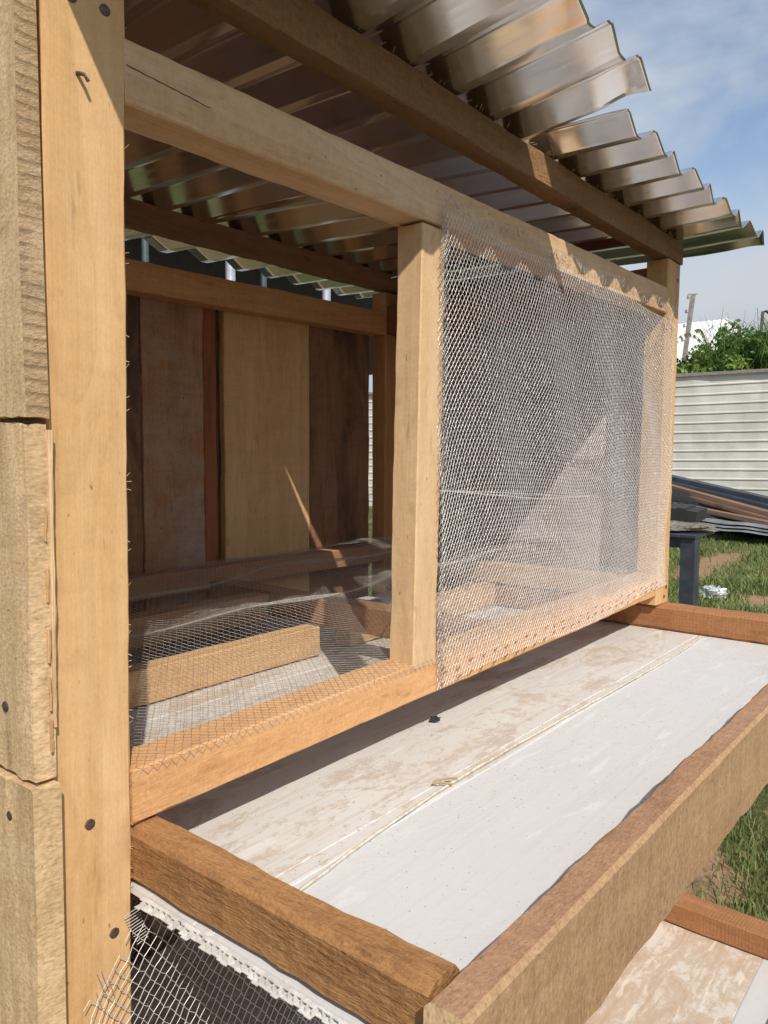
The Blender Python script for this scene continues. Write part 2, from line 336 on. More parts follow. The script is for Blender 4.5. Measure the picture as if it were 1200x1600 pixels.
# ------------------------------------------------------------------ ground
SOIL_P = [(9.9, 2.75, 1.5, .38), (8.7, 2.6, 1.2, .30), (9.6, 1.9, .9, .25), (7.5, 1.6, .75, .30), (7.0, 2.4, .35, .18), (3.0, .55, .3, .09), (2.5, .75, .3, .12), (5, -2, 1.2, .6), (3, 5, 2, .8)]
def soil(x, y):
    s = np.zeros(np.shape(x))
    for (cx, cy, rx, ry) in SOIL_P: s = np.maximum(s, 1 - np.sqrt(((x - cx) / rx) ** 2 + ((y - cy) / ry) ** 2))
    return s
GZ = -1.30
def ground():
    m, nt, b = newmat('grass_and_soil', .95, spec=.1)
    tc = N(nt, 'ShaderNodeTexCoord'); P = tc.outputs['Object']
    n = noisen(nt, P, 1.3, 7, .6); f = noisen(nt, P, 30, 5, .7)
    sc = mixc(nt, f, (.21, .125, .075), (.40, .26, .165)); gc = mixc(nt, f, (.045, .06, .018), (.10, .095, .04))
    at = N(nt, 'ShaderNodeAttribute', attribute_name='soil')
    k = mathn(nt, 'ADD', at.outputs['Fac'], mathn(nt, 'ADD', mathn(nt, 'MULTIPLY', mathn(nt, 'SUBTRACT', n, .5), 1.6), mathn(nt, 'MULTIPLY', mathn(nt, 'SUBTRACT', noisen(nt, P, 9, 6, .75), .5), 2.0)))
    nt.links.new(mixc(nt, ramp(nt, k, [(-.0, 0.), (.35, 1.)]), gc, sc), b.inputs['Base Color'])
    bump(nt, b, mathn(nt, 'ADD', n, mathn(nt, 'MULTIPLY', f, .4)), .8, .02)
    xs = np.concatenate([[-900, -200, -40, -12], np.arange(-5, 16, .15), [18, 24, 40, 90, 250, 900]])
    ys = np.concatenate([[-900, -200, -40, -12], np.arange(-4, 7, .15), [9, 14, 25, 60, 200, 900]])
    X, Y = np.meshgrid(xs, ys); near = np.exp(-((X - 5) / 9) ** 2 - ((Y - 1) / 6) ** 2)
    Z = GZ + near * .018 * (np.sin(X * 2.1 + Y) + np.sin(Y * 3.3 - X * .7))
    nx = len(xs); idx = np.arange(len(xs) * len(ys)).reshape(len(ys), nx)
    F = np.stack([idx[:-1, :-1], idx[:-1, 1:], idx[1:, 1:], idx[1:, :-1]], -1).reshape(-1, 4)
    o = fastmesh('ground', np.stack([X, Y, Z], -1).reshape(-1, 3), F, m, smooth=True)
    a = o.data.attributes.new('soil', 'FLOAT', 'POINT'); a.data.foreach_set('value', np.maximum(soil(X, Y), -1).ravel().astype(np.float32))
    meta(o, 'flat yard ground of reddish soil with worn bare patches in the grass', None, None, 'structure')
ground()
def leafmat(name, cols, rough=.55, trans=.25):
    m, nt, b = newmat(name, rough, spec=.3)
    g = N(nt, 'ShaderNodeNewGeometry')
    st = [(i / (len(cols) - 1), c) for i, c in enumerate(cols)]
    c = ramp(nt, g.outputs['Random Per Island'], st); nt.links.new(c, b.inputs['Base Color'])
    t = N(nt, 'ShaderNodeBsdfTranslucent'); nt.links.new(c, t.inputs[0]); mx = N(nt, 'ShaderNodeMixShader'); mx.inputs[0].default_value = trans
    nt.links.new(b.outputs[0], mx.inputs[1]); nt.links.new(t.outputs[0], mx.inputs[2]); nt.links.new(mx.outputs[0], nt.nodes['Material Output'].inputs[0])
    return m
GRASS = leafmat('grass_blades', [(.10, .16, .04), (.16, .23, .06), (.25, .29, .10), (.13, .19, .05), (.34, .31, .15), (.15, .23, .06)])
def grass():
    def blades(n, xr, yr, h, w, lo=0.):
        x = RNG.uniform(*xr, n); y = RNG.uniform(*yr, n)
        k = (soil(x, y) < .14 + RNG.normal(0, .24, n))
        cl = np.array([noise.noise(Vector((a * 2.3, b * 2.3, 0))) for a, b in zip(x, y)])
        k &= (cl > RNG.uniform(-.75, .05, n))
        k &= ~((x > .2) & (x < 1.95) & (y > .58) & (y < 1.55))
        x, y, cl = x[k], y[k], cl[k]; n = len(x); a = RNG.uniform(0, 6.28, n); hh = h * RNG.uniform(.4, 1.25, n) * (1 + cl * .8)
        lean = RNG.uniform(.1, 1.1, n) * hh; b = RNG.uniform(0, 6.28, n)
        dx, dy = np.cos(a) * w / 2, np.sin(a) * w / 2; z0 = np.full(n, GZ - .02)
        V = np.stack([np.stack([x - dx, y - dy, z0], -1), np.stack([x + dx, y + dy, z0], -1),
                      np.stack([x + dx * .8 + np.cos(b) * lean * .4, y + dy * .8 + np.sin(b) * lean * .4, z0 + .02 + hh * .62], -1),
                      np.stack([x - dx * .8 + np.cos(b) * lean * .4, y - dy * .8 + np.sin(b) * lean * .4, z0 + .02 + hh * .62], -1),
                      np.stack([x + np.cos(b) * lean, y + np.sin(b) * lean, z0 + .02 + hh], -1)], 1)
        i = (np.arange(n) * 5)[:, None]
        return V.reshape(-1, 3), i, n
    Vs = []; Fs = []; off = 0
    for args in ((110000, (1.5, 4.4), (-.6, 1.5), .060, .0042), (150000, (4.4, 12.9), (-.4, 4.6), .085, .011), (14000, (-1, 14), (-3.5, 6.5), .07, .01)):
        V, i, n = blades(*args)
        F = np.concatenate([i + np.array([[0, 1, 2]]), i + np.array([[0, 2, 3]]), i + np.array([[3, 2, 4]])]) + off
        Vs.append(V); Fs.append(F); off += len(V)
    o = fastmesh('grass', np.concatenate(Vs), np.concatenate(Fs), GRASS)
    meta(o, 'short tufted green grass covering the yard around bare soil', 'grass', None, 'stuff')
grass()

# ------------------------------------------------------------------ fence, hedge, building, poles (far)
FENCE = plain('dirty_white_sheet', (.64, .63, .57), .5, .0, .10, 1.6, 0, col2=(.55, .54, .48))
FENCE_D = plain('grey_fence_frame', (.30, .28, .25), .6, .3)
def fence():
    # fence line runs from right to left behind the coop, slightly askew
    P0 = Vector((15.6, -5.0, GZ)); P1 = Vector((14.9, 15.5, GZ)); d = (P1 - P0).normalized(); L = (P1 - P0).length; H = 2.84
    nrm = Vector((-d.y, d.x, 0)); nrm = nrm if nrm.x < 0 else -nrm
    t = thing('sheet_fence', tuple((P0 + P1) / 2), 'long white fence of horizontally ribbed metal sheets at the back of the yard', 'fence')
    prof = []; z = 0.0; k = 0
    while z < H - .06:
        prof += [(z, 0), (z + .135, 0), (z + .145, .014), (z + .165, .014), (z + .175, 0)]; z += .178
    prof.append((H, 0))
    s = 0.0
    while s < L - .1:
        e = min(L, s + 2.38); V = []; F = []; off = random.uniform(0, .012); ns = 8
        for i in range(ns + 1):
            q = s + (e - s) * i / ns
            for (zz, dd) in prof:
                w = .012 * math.sin(q * 2.1 + zz * 2) + .008 * math.sin(q * 7 + zz * 3)
                p = P0 + d * q + nrm * (dd + off + w); V.append((p.x, p.y, GZ + zz + .02 + .006 * math.sin(q * 1.7)))
        m = len(prof)
        for i in range(ns):
            for j in range(m - 1): F.append((i * m + j, i * m + j + 1, (i + 1) * m + j + 1, (i + 1) * m + j))
        meshobj('panel', V, F, FENCE, t); s += 2.36
    for s in np.arange(.3, L, 2.36):
        p = P0 + d * s - nrm * .08; boxes('post', [(p.x - .03, p.x + .03, p.y - .03, p.y + .03, GZ, GZ + H)], FENCE_D, t)
    a = P0 + nrm * .02 + Vector((0, 0, H + .03)); b = P1 + nrm * .02 + Vector((0, 0, H + .03))
    timber('top_rail', a, b, .09, .06, FENCE_D, t, seg=.5, jit=.004)
fence()
LEAF = {'light': leafmat('light_leaves', [(.13, .22, .03), (.20, .30, .05), (.26, .33, .07), (.09, .16, .03)]),
        'mid': leafmat('mid_leaves', [(.07, .15, .03), (.11, .21, .04), (.15, .26, .06), (.05, .11, .025)]),
        'dark': leafmat('dark_leaves', [(.02, .05, .02), (.03, .07, .025), (.045, .09, .03), (.015, .035, .015)])}
TWIG = plain('grey_brown_twig', (.13, .09, .06), .8)
def bush(x, y, z0, r, h, n, kind, label, size=.13, grassy=False, name='bush'):
    t = thing(name, (x, y, GZ), label, 'bush', 'overgrown bushes behind the white fence')
    cl = [(RNG.normal(0, .38) * r, RNG.normal(0, .42) * r, RNG.uniform(0.45, .92) * h, RNG.uniform(.25, .42) * r) for _ in range(34)]
    c = np.array([cl[i] for i in RNG.integers(0, len(cl), n)])
    d = RNG.normal(0, 1, (n, 3)); d /= np.linalg.norm(d, axis=1)[:, None]
    p = c[:, :3] + d * c[:, 3:4] * RNG.uniform(.6, 1.12, (n, 1)); p[:, 2] = np.maximum(p[:, 2], .1) + z0 - GZ * 0
    p[:, 0] += x; p[:, 1] += y
    a = RNG.normal(0, 1, (n, 3)); a /= np.linalg.norm(a, axis=1)[:, None]; b = np.cross(a, RNG.normal(0, 1, (n, 3))); b /= np.linalg.norm(b, axis=1)[:, None]
    if grassy: a = np.stack([RNG.normal(0, .5, n), RNG.normal(0, .5, n), RNG.uniform(.3, 1.3, n)], -1); la, lb = size * 4.5, size * .16
    else: la, lb = size, size * .55
    s = RNG.uniform(.6, 1.3, (n, 1)); A = a * la / 2 * s; B = b * lb / 2 * s
    V = np.stack([p - A, p + B, p + A, p - B], 1).reshape(-1, 3); F = np.arange(n * 4).reshape(-1, 4)
    fastmesh('foliage', V, F, LEAF[kind], t)
    for k in range(4):
        tube('stem', [(x + .05 * k, y, GZ), (x + RNG.normal(0, .15), y + RNG.normal(0, .15), z0 + h * .35), (x + RNG.normal(0, .3) * r, y + RNG.normal(0, .3) * r, z0 + h * .8)], .03, TWIG, t, 5, .008)
# (ray direction points: u 1060 -> (1.235,.405), 1200 -> (1.323,.300)) placed 16.5-19 m out
B_ = [(16.9, 6.3, -.3, 1.1, 2.0, 9000, 'mid', 'low mid-green bush behind the fence, directly beside the coop post'),
      (17.0, 5.35, -.3, .95, 2.25, 9000, 'light', 'yellow-green broadleaf bush under the leaning pole'),
      (17.3, 4.6, -.3, 1.0, 2.55, 9000, 'light', 'bright yellow-green leafy bush in the middle of the hedge'),
      (18.4, 5.6, -.2, 1.2, 2.65, 4200, 'dark', 'dark green shrub behind the others at the foot of the pole'),
      (17.2, 3.75, -.3, .95, 2.95, 9000, 'mid', 'tall mid-green bush at the right end of the view'),
      (17.6, 2.6, -.3, 1.3, 3.0, 4200, 'mid', 'wide green bush beyond the right end of the view'),
      (17.8, 0.6, -.3, 1.4, 2.7, 3000, 'dark', 'dark bush behind the fence far to the right')]
for b_ in B_: bush(*b_)
bush(17.0, 4.1, -.3, .85, 3.0, 4200, 'mid', 'tall grassy plant with long arching blades above the fence', .11, True, 'tall_grass_plant')
def dead_weed():
    V = thing('dead_weed', (17.1, 4.0, GZ), 'thin bare dead weed stalks sticking up above the hedge', 'weed')
    for k in range(15):
        y = 3.7 + k * .065 + random.uniform(-.1, .1); z = 2.5 + random.uniform(-.1, .1); P = [(17.0, y, 1.6)]
        dy = random.uniform(-.14, .14)
        for j in range(5): P.append((17.0, y + dy * j * .5 + random.uniform(-.03, .03), 2.0 + j * random.uniform(.17, .27)))
        tube('stalk', P, .008, TWIG, V, 3, .003)
dead_weed()
FR = leafmat('frond_leaves', [(.10, .18, .03), (.16, .24, .05)])
def frond_tree():
    t = thing('papaya_shoot', (17.0, 5.15, GZ), 'spindly shoot with drooping feathery fronds in front of the white roof', 'plant')
    tube('trunk', [(17.0, 4.75, GZ), (17.0, 4.85, 1.2), (17.0, 5.0, 2.3)], .025, TWIG, t, 5, .012)
    for (dy, dz, s) in ((.75, .15, 1), (.5, -.25, .8), (-.35, .35, .5), (.25, .42, .6)):
        P = [Vector((17.0, 5.0 + dy * q, 2.25 + dz * q + .3 * s * math.sin(q * 3.0))) for q in np.linspace(0, 1, 9)]
        V = []; F = []
        for i, p in enumerate(P[1:]):
            for sg in (-1, 1):
                for e in range(2):
                    q = p + Vector((sg * .10, -.03 + e * .04, -.10)); b = len(V); V += [p, p + Vector((0, .035, 0)), q]; F.append((b, b + 1, b + 2))
        meshobj('frond', V, F, FR, t); tube('branch', P, .01, TWIG, t, 4, .004)
frond_tree()
def house():
    m, nt, b = newmat('white_roof_sheet', .45, spec=.4)
    tc = N(nt, 'ShaderNodeTexCoord'); n = noisen(nt, tc.outputs['Object'], .8, 5, .6)
    nt.links.new(mixc(nt, n, (.74, .75, .73), (.84, .84, .82)), b.inputs['Base Color'])
    t = thing('white_roofed_building', (41, 13, GZ), 'building with a large white ribbed metal roof beyond the hedge', 'building')
    boxes('wall', [(37, 47, 8.2, 26, GZ, 4.3)], plain('cream_plaster', (.55, .5, .4), .8), t)
    # hipped roof: ridge parallel to Y, hip end on the right
    e0, e1, zr, ze = 7.4, 27, 6.95, 4.25; rl = 11.4
    n = 150; V = []; F = []
    for i in range(n + 1):
        y = e0 + (e1 - e0) * i / n; top = zr if y > rl else ze + (zr - ze) * (y - e0) / (rl - e0); f = (top - ze) / (zr - ze)
        bz = .03 if i % 2 else 0.
        V += [(36.3, y, ze + bz), (36.3 + 5.2 * f, y, top + bz)]
    for i in range(n): F.append((2 * i, 2 * i + 1, 2 * i + 3, 2 * i + 2))
    meshobj('roof', V, F, m, t)
    V = [(36.3, e0, ze), (41.5, rl, zr), (46.7, e0, ze), (41.5, e1, zr), (46.7, e1, ze), (36.3, e1, ze)]
    meshobj('rear_roof', V, [(0, 1, 2), (1, 3, 4, 2), (3, 5, 4)], m, t)
    tube('hip_cap', [(36.3, e0, ze + .02), (41.5, rl, zr + .02)], .07, plain('white_cap', (.7, .7, .68), .5), t, 6)
house()
CONC = plain('weathered_pole', (.33, .30, .26), .85, 0, .25, 6)
def upole():
    t = thing('utility_pole', (27.6, 8.9, GZ), 'leaning concrete utility pole with small insulators before the white roof', 'utility pole')
    a = Vector((24.0, 7.95, GZ)); b = Vector((1252.85, 393.7, 253.46)) * (24.0 / 1252.85); low = Vector((1240.2, 400.5, 147.7)) * (24.0 / 1240.2)
    dr = (b - low).normalized(); a = b - dr * ((b.z - GZ) / dr.z)
    timber('pole_shaft', a, b,   .12, .10, CONC, t, up=(1, 0, 0), seg=.6, jit=.004)
    for k in range(4):
        p = b - dr * (.12 + k * .42); tube('insulator_arm', [p, p + Vector((-.02, .13, .03))], .012, NAIL, t, 5)
        tube('insulator', [p + Vector((-.02, .13, .0)), p + Vector((-.02, .13, .10))], .03, CONC, t, 6)
    tube('crossbar', [b + Vector((0, -.14, .0)), b + Vector((0, .16, .02))], .015, CONC, t, 5)
    tube('wire', [b + Vector((0, 0, -2.3)), b + Vector((-1.5, -2.6, -4.3))], .012, NAIL, t, 4)
upole()
def bracket():
    t = thing('steel_goal_frame', (20, 4.5, GZ), 'rusty bent steel pipe frame standing above the hedge at the right edge', 'pipe frame')
    tube('pipe', [(20, 4.79, GZ), (20, 4.70, 2.7), (20, 4.66, 3.44), (20, 4.58, 3.44), (20, 4.48, 3.34), (20, 4.35, 3.3), (20, 4.2, 3.3), (20, 4.15, GZ)], .035, plain('rusty_pipe', (.14, .11, .09), .7, .3), t, 6)
bracket()

# ------------------------------------------------------------------ pile by the fence
DK = plain('dark_blue_steel', (.055, .065, .085), .5, .2, .2, 3); PB = wood('pile_board', (.30, .19, .13), (.20, .12, .08), stain=.2)
DK2 = plain('black_rubber', (.018, .018, .018), .6); GS = plain('old_grey_sheet', (.24, .25, .26), .6, .4, .25, 4)
def ray_pt(u, v, x):
    c = Vector((u - 600, 800 - v, -1200)); r = cam.matrix_world.to_3x3() @ c; return r * (x / r.x)
def pile():
    g = 'boards and bars stacked by the fence'
    lab = ['dark blue steel bar lying topmost on the pile by the fence', 'second dark blue bar just under the topmost one', 'pale brown board under the two blue bars',
           'thin brown board beneath the pale brown one', 'lowest brown board of the pile, apart from the upper ones']
    rows = [((1030, 743), (1230, 789), 13.2, .10, .22, DK), ((1030, 752), (1230, 800), 13.0, .09, .12, DK), ((1030, 756), (1230, 811), 12.85, .09, .17, PB),
            ((1030, 764), (1230, 819), 12.8, .07, .15, PB), ((1030, 783), (1230, 824), 12.6, .07, .16, PB)]
    for (a, b, x, hgt, w, m), l in zip(rows, lab):
        A = ray_pt(*a, x + .6); B = ray_pt(*b, x - .3); d = (B - A).normalized()
        B = A + (B - A) * 2.3; A = A - d * 1.0
        o = timber('steel_bar' if m is DK else 'board', A, B, w, hgt, m, None, seg=.4, jit=.004); meta(o, l, 'steel bar' if m is DK else 'board', g)
    # black rolls filling the dark gaps of the stack
    o = tube('black_filler_roll', [ray_pt(1020, 800, 12.95), ray_pt(1250, 838, 12.75), ray_pt(1420, 862, 12.5)], .20, DK2, None, 10); meta(o, 'black roll of tarpaulin in the dark gap under the stacked boards', 'filler')
    o = tube('black_filler_roll', [ray_pt(1020, 778, 13.3), ray_pt(1250, 818, 13.1), ray_pt(1420, 845, 12.9)], .24, DK2, None, 10); meta(o, 'upper black roll in the dark gap behind the boards, against the white fence', 'filler')
    for k in range(3):
        A = ray_pt(1030, 806 + k * 5, 12.5 - k * .12); B = ray_pt(1240, 827 + k * 5.5, 12.2 - k * .12); B = A + (B - A) * 2
        d = (B - A).normalized(); V = []; F = []; n = 40
        side = Vector((-d.y, d.x, 0))
        for i in range(n + 1):
            for j in range(9):
                p = A + (B - A) * (i / n) + side * (j - 4) * .05; V.append((p.x, p.y, max(GZ + .02, p.z) + (.02 if j % 2 else 0) + .008 * math.sin(i)))
        for i in range(n):
            for j in range(8): F.append((i * 9 + j, i * 9 + j + 1, (i + 1) * 9 + j + 1, (i + 1) * 9 + j))
        o = meshobj('metal_sheet', V, F, GS); o.data.materials[0] = GS
        meta(o, ['old grey corrugated strip nearest the stacked boards', 'old grey corrugated strip between two others on the grass', 'old grey corrugated strip nearest the viewer, edge in the grass'][k], 'metal sheet', 'grey corrugated strips on the grass')
    o = timber('steel_bar', ray_pt(1060, 790, 12), ray_pt(1086, 812, 11.9), .1, .12, DK2); meta(o, 'short black bar leaning behind the black box', 'steel bar')
pile()
# welded steel bench at the right of the coop
STEEL = plain('dusty_grey_steel', (.075, .085, .105), .45, .5, .25, 14)
def bench():
    s = .00298; c = Vector((1236, 372, -123)) * s
    t = thing('steel_bench', (3.72, 1.4, GZ), 'dark grey welded steel bench with box section legs beside the coop', 'bench')
    x0, y0 = c.x - .03, c.y; z = c.z
    boxes('bench_top', [(x0 - .05, x0 + .25, y0 - .02, y0 + 1.3, z - .004, z + .008)], STEEL, t)
    boxes('apron', [(x0 - .02, x0 + .02, y0 + .052, y0 + 1.24, z - .055, z - .004)], STEEL, t)
    for dx in (.0,):
        for dy in (0, 1.24): boxes('leg', [(x0 - .035 + dx, x0 + .04 + dx, y0 - .015 + dy, y0 + .05 + dy, GZ - .01, z - .004)], STEEL, t)
    return x0, y0, z
bx, by, bz = bench()
def lump(name, c, sx, sy, sz, mat, label, cat, seed=0, n=14, rough=.35):
    V = []; F = []; m = n
    for i in range(n + 1):
        th = math.pi * i / n
        for j in range(m):
            ph = 2 * math.pi * j / m; v = Vector((math.sin(th) * math.cos(ph), math.sin(th) * math.sin(ph), math.cos(th)))
            k = 1 + rough * noise.noise(v * 1.9 + Vector((seed, 0, 0))) + rough * .5 * noise.noise(v * 6 + Vector((seed, 3, 0)))
            V.append((c[0] + v.x * sx * k, c[1] + v.y * sy * k, c[2] + v.z * sz * k))
    for i in range(n):
        for j in range(m): F.append((i * m + j, i * m + (j + 1) % m, (i + 1) * m + (j + 1) % m, (i + 1) * m + j))
    return meta(meshobj(name, V, F, mat, smooth=False), label, cat)
lump('mortar_slab', (bx + .16, by + .14, bz + .024), .19, .17, .018, plain('crusty_mortar', (.20, .17, .14), .95, 0, .5, 60), 'flat crust of dried mortar on the corner of the steel bench', 'mortar', 3, rough=.7)
o = boxes('black_box', [(0, .36, 0, .55, 0, .06)], DK2, None, Matrix.Translation((bx + .34, by + .10, bz + .03)) @ Matrix.Rotation(.15, 4, 'Z') @ Matrix.Rotation(.12, 4, 'X'))
meta(o, 'black flat plastic box behind the coop post, above the bench top', 'box')
boxes('lid_rib', [(.0, .36, .06 + k * .12, .10 + k * .12, .0605, .068) for k in range(4)], DK2, o, WM[o.name])
lump('crumpled_wrapper', (7.3, 2.03, GZ + .05), .13, .10, .07, plain('clear_grey_plastic', (.62, .63, .65), .25, .3, .5, 40), 'crumpled silvery plastic wrapper lying in the grass', 'litter', 9, 16, .8)
def weed(x, y, label):
    V = []; F = []
    for k in range(26):
        a = random.uniform(0, 6.28); r = random.uniform(.01, .06); c = Vector((x + math.cos(a) * r, y + math.sin(a) * r, GZ + random.uniform(.02, .07)))
        d = Vector((math.cos(a), math.sin(a), .3)).normalized(); s = Vector((-d.y, d.x, 0)); L = random.uniform(.018, .032); b = len(V)
        V += [c - d * L, c - d * L * .2 + s * L * .55, c + d * L, c - d * L * .2 - s * L * .55]; F.append((b, b + 1, b + 2, b + 3))
    meta(meshobj('weed', V, F, LEAF['light']), label, 'weed')
weed(2.08, .68, 'small broadleaf weed in the grass at the lower tray corner')
weed(2.0, .60, 'tiny leafy weed in soil touching the lower tray beam')

# shed behind the coop (dark, with steel pipe columns)
def shed():
    t = thing('open_shed', (3.4, 4.4, GZ), 'dark open shed with silver pipe columns behind the coop', 'shed')
    DW = plain('dark_brown_wall', (.045, .038, .032), .9)  # even near-black brown for the dark background behind the coop
    boxes('wall', [(.4, 5.3, 4.4, 4.5, .72, 1.75)], DW, t)  # cut off above ground so the coop eave mirrors sunlit grass
    boxes('roof', [(.2, 5.4, 3.3, 7.6, 1.76, 1.80)], plain('shade_roof_sheet', (.12, .09, .07), .7), t)  # unseen roof, extended forward to throw shade on the wall
    for (d, r, c) in (((799.66, 957.17), .024, (.62, .64, .68)), ((892.1, 838.9), .024, (.62, .64, .68)), ((717.3, 1061.7), .02, (.13, .17, .16)), ((830.7, 915.3), .02, (.12, .15, .15))):
        y = 2.9 if c[0] > .3 else 3.6
        x = d[0] / d[1] * y; tube('pipe_column', [(x, y, GZ), (x, y, 1.76)], r, plain('pipe_paint', c, .35, .6), t, 10)
    t2 = LEAF['mid']
shed()

# ------------------------------------------------------------------ the coop
coop = thing('chicken_coop', (1.08, 1.02, GZ), 'two-tier wooden chicken coop with metal roof and wire netting', 'coop')
LEAN = .0153
def pst(x0, x1, y0, y1, z0, z1, mat, lean, **k):
    return tb('post', 'Z', x0, x1, y0, y1, z0, z1, mat, coop, lean=lean, **k)
P1 = pst(.3165, .3905, .61, .66, GZ, .442, WOOD_PALE, .0153)
P2 = pst(.8260, .8790, .61, .653, -.2885, .305, WOOD_CREAM, .024)
P3 = pst(1.755, 1.833, .61, .66, -.341, .4425, WOOD_PALE, .020)
pst(1.755, 1.833, .61, .66, GZ, -.4095, WOOD_PALE, .010)
pst(.3165, .3905, 1.425, 1.475, GZ, .46, WOOD_BACKRAIL, .0153)
P5 = pst(1.765, 1.84, 1.425, 1.475, GZ, .474, WOOD_BACKRAIL, .0)
R1 = timber('rail', (.3945, .635, .332), (1.762, .635, .350), .05, .056, WOOD_RAIL, coop)
meta(R1, 'long pale front rail along the top of the opening')
R2 = timber('rail', (.3875, .635, -.3145), (1.746, .635, -.2925), .05, .051, WOOD_ORANGE, coop)
meta(R2, 'orange front rail along the bottom of the opening')
timber('rail', (.3925, 1.45, .365), (1.763, 1.45, .384), .05, .064, WOOD_BACKRAIL, coop)
timber('rail', (.3925, 1.45, -.285), (1.763, 1.45, -.285), .05, .05, WOOD_JOISTB, coop)
timber('rail', (.3875, .635, -1.006), (1.746, .635, -.985), .05, .051, WOOD_ORANGE, coop)
tb('rail', 'Y', 1.772, 1.832, .662, 1.423, .352, .432, WOOD_PLANKR, coop)
tb('rail', 'Y', 1.772, 1.832, .662, 1.423, -.338, -.288, WOOD_JOIST, coop)
tb('rail', 'Y', .325, .385, .662, 1.423, .352, .42, WOOD_BACKRAIL, coop)
tb('rail', 'Y', .33, .383, .662, 1.423, -.335, -.285, WOOD_JOISTB, coop)
tb('rail', 'Y', .392, .425, .672, 1.40, -.462, -.415, WOOD_PLANKR, coop)
for k in range(7):
    x = .397 + k * .013; z = .3375 - k * .0008 + random.uniform(-.0004, .0004)
    tube('crack', [(x, .6100, z), (x + .006, .6098, z - .0008), (x + .0125, .6100, z - .0008)], .0006, NAIL, R1, 4)
# roof beams
RB = timber('roof_beam', (.24, .629, .468), (1.86, .629, .4705), .036, .0495, WOOD_BEAM, coop, lump=.004, jit=.002)
timber('roof_beam', (.24, 1.447, .496), (1.87, 1.447, .508), .042, .050, WOOD_DARKBEAM, coop, jit=.002)
# floor joists
tb('joist', 'X', .40, 1.09, 1.045, 1.085, -.396, -.338, WOOD_JOIST, coop)
tb('joist', 'Y', 1.12, 1.17, .664, 1.422, -.345, -.291, WOOD_JOISTB, coop)
tb('joist', 'X', 1.18, 1.765, 1.045, 1.085, -.396, -.338, WOOD_JOIST, coop)
tb('joist', 'X', .40, 1.11, 1.215, 1.265, -.352, -.296, WOOD_JOISTB, coop)
tb('joist', 'X', .40, .78, 1.33, 1.38, -.36, -.300, WOOD_JOISTB, coop)
# back planks; the narrow rear one is added to darken a gap
for (x0, x1, m, y0) in ((.315, .66, WOOD_PLANK1, 1.478), (.664, .982, WOOD_PLANK3, 1.480), (.984, 1.150, WOOD_PLANKW, 1.478), (1.152, 1.190, WOOD_PLANKR, 1.481), (1.165, 1.235, WOOD_PLANK3, 1.503), (1.211, 1.503, WOOD_PLANK2, 1.477), (1.505, 1.757, WOOD_PLANK3, 1.479)):
    plank('plank', 'Z', x0, x1, y0, y0 + .020, -1.24, .385, m, coop, jit=.0022, seg=.03)
# left end boards (outer face towards the camera)
def side_board(z0, z1, yf, m, x0=.2935, x1=.3135):
    return plank('plank', 'Y', x0, x1, yf, 1.49, z0, z1, m, coop, mats=[m, m, WOOD_SAWEND if m is WOOD_SAWN else WOOD_GREY], jit=.0034, seg=.008, endj=.003, bev=.0010)
SB = [side_board(.0300, .42, .600, WOOD_SAWN), side_board(-.268, .0262, .604, WOOD_GREY), side_board(-.600, -.2725, .598, WOOD_GREY, .290, .3125), side_board(-.93, -.605, .60, WOOD_SAWN), side_board(-1.25, -.935, .60, WOOD_GREY)]
timber('torn_strip', (.3128, .6030, -.225), (.3146, .6025, .020), .0034, .004, WOOD_CREAM, SB[1], up=(0, 1, 0), jit=.0012, seg=.008)
for z0 in (-.245, -.21, -.17, -.12, -.07): timber('torn_strip', (.3088, .6022, z0), (.3090, .6022, z0 + .028), .0016, .003, WOOD_JOIST, SB[1], up=(0, 1, 0), jit=.0012, seg=.005)
# right end boards; the dark topmost one is added to block the sky
for (z0, z1, yf, m) in ((.434, .492, .80, WOOD_PLANK3), (.1411, .425, .655, WOOD_ENDWALL), (-.0985, .141, .628, WOOD_ENDWALL), (-.330, -.101, .65, WOOD_ENDWALL), (-.60, -.42, .62, WOOD_ENDWALL), (-.80, -.603, .62, WOOD_PLANK1), (-1.02, -.803, .62, WOOD_ENDWALL)):
    plank('plank', 'Y', 1.846, 1.866, yf, 1.49, z0, z1, m, coop, jit=.0015)

# nails
def nail(p, n, r=.0045, par=None, sunk=False):
    n = Vector(n); M = n.to_track_quat('Z', 'Y').to_matrix().to_4x4(); M.translation = Vector(p)
    V = []; F = []; k = 12
    for (rr, z) in ((r, -.001), (r, .0006), (r * .8, .0011)):
        V += [(rr * math.cos(2 * math.pi * i / k) * (1 + .08 * math.sin(i * 2.3)), rr * math.sin(2 * math.pi * i / k), z) for i in range(k)]
    for q in range(2):
        for i in range(k): F.append((q * k + i, q * k + (i + 1) % k, (q + 1) * k + (i + 1) % k, (q + 1) * k + i))
    F.append(tuple(range(2 * k, 3 * k)))
    meshobj('nail', V, F, NAIL, par, M)
for p in ((.345, .6095, -.323), (.366, .6095, -.433), (.347, .6095, .372), (.377, .6095, .374)): nail(p, (0, -1, 0), .0048, P1)
tube('nail', [(.350, .6095, .313), (.353, .603, .311), (.3555, .6015, .306)], .0017, NAIL, P1, 6)
for z, y, s in ((.081, .643, 0), (-.012, .653, 1), (-.212, .647, 1), (-.303, .638, 2), (.20, .64, 0)): nail((.2925 if s < 2 else .2893, y, z), (-1, 0, 0), .0045, SB[s])
for z in (.405,): nail((1.826, .6094, z), (0, -1, 0), .005, P3)
nail((1.81, .6094, -.305), (0, -1, 0), .005, P3); nail((1.798, .6094, -.326), (0, -1, 0), .004, P3)
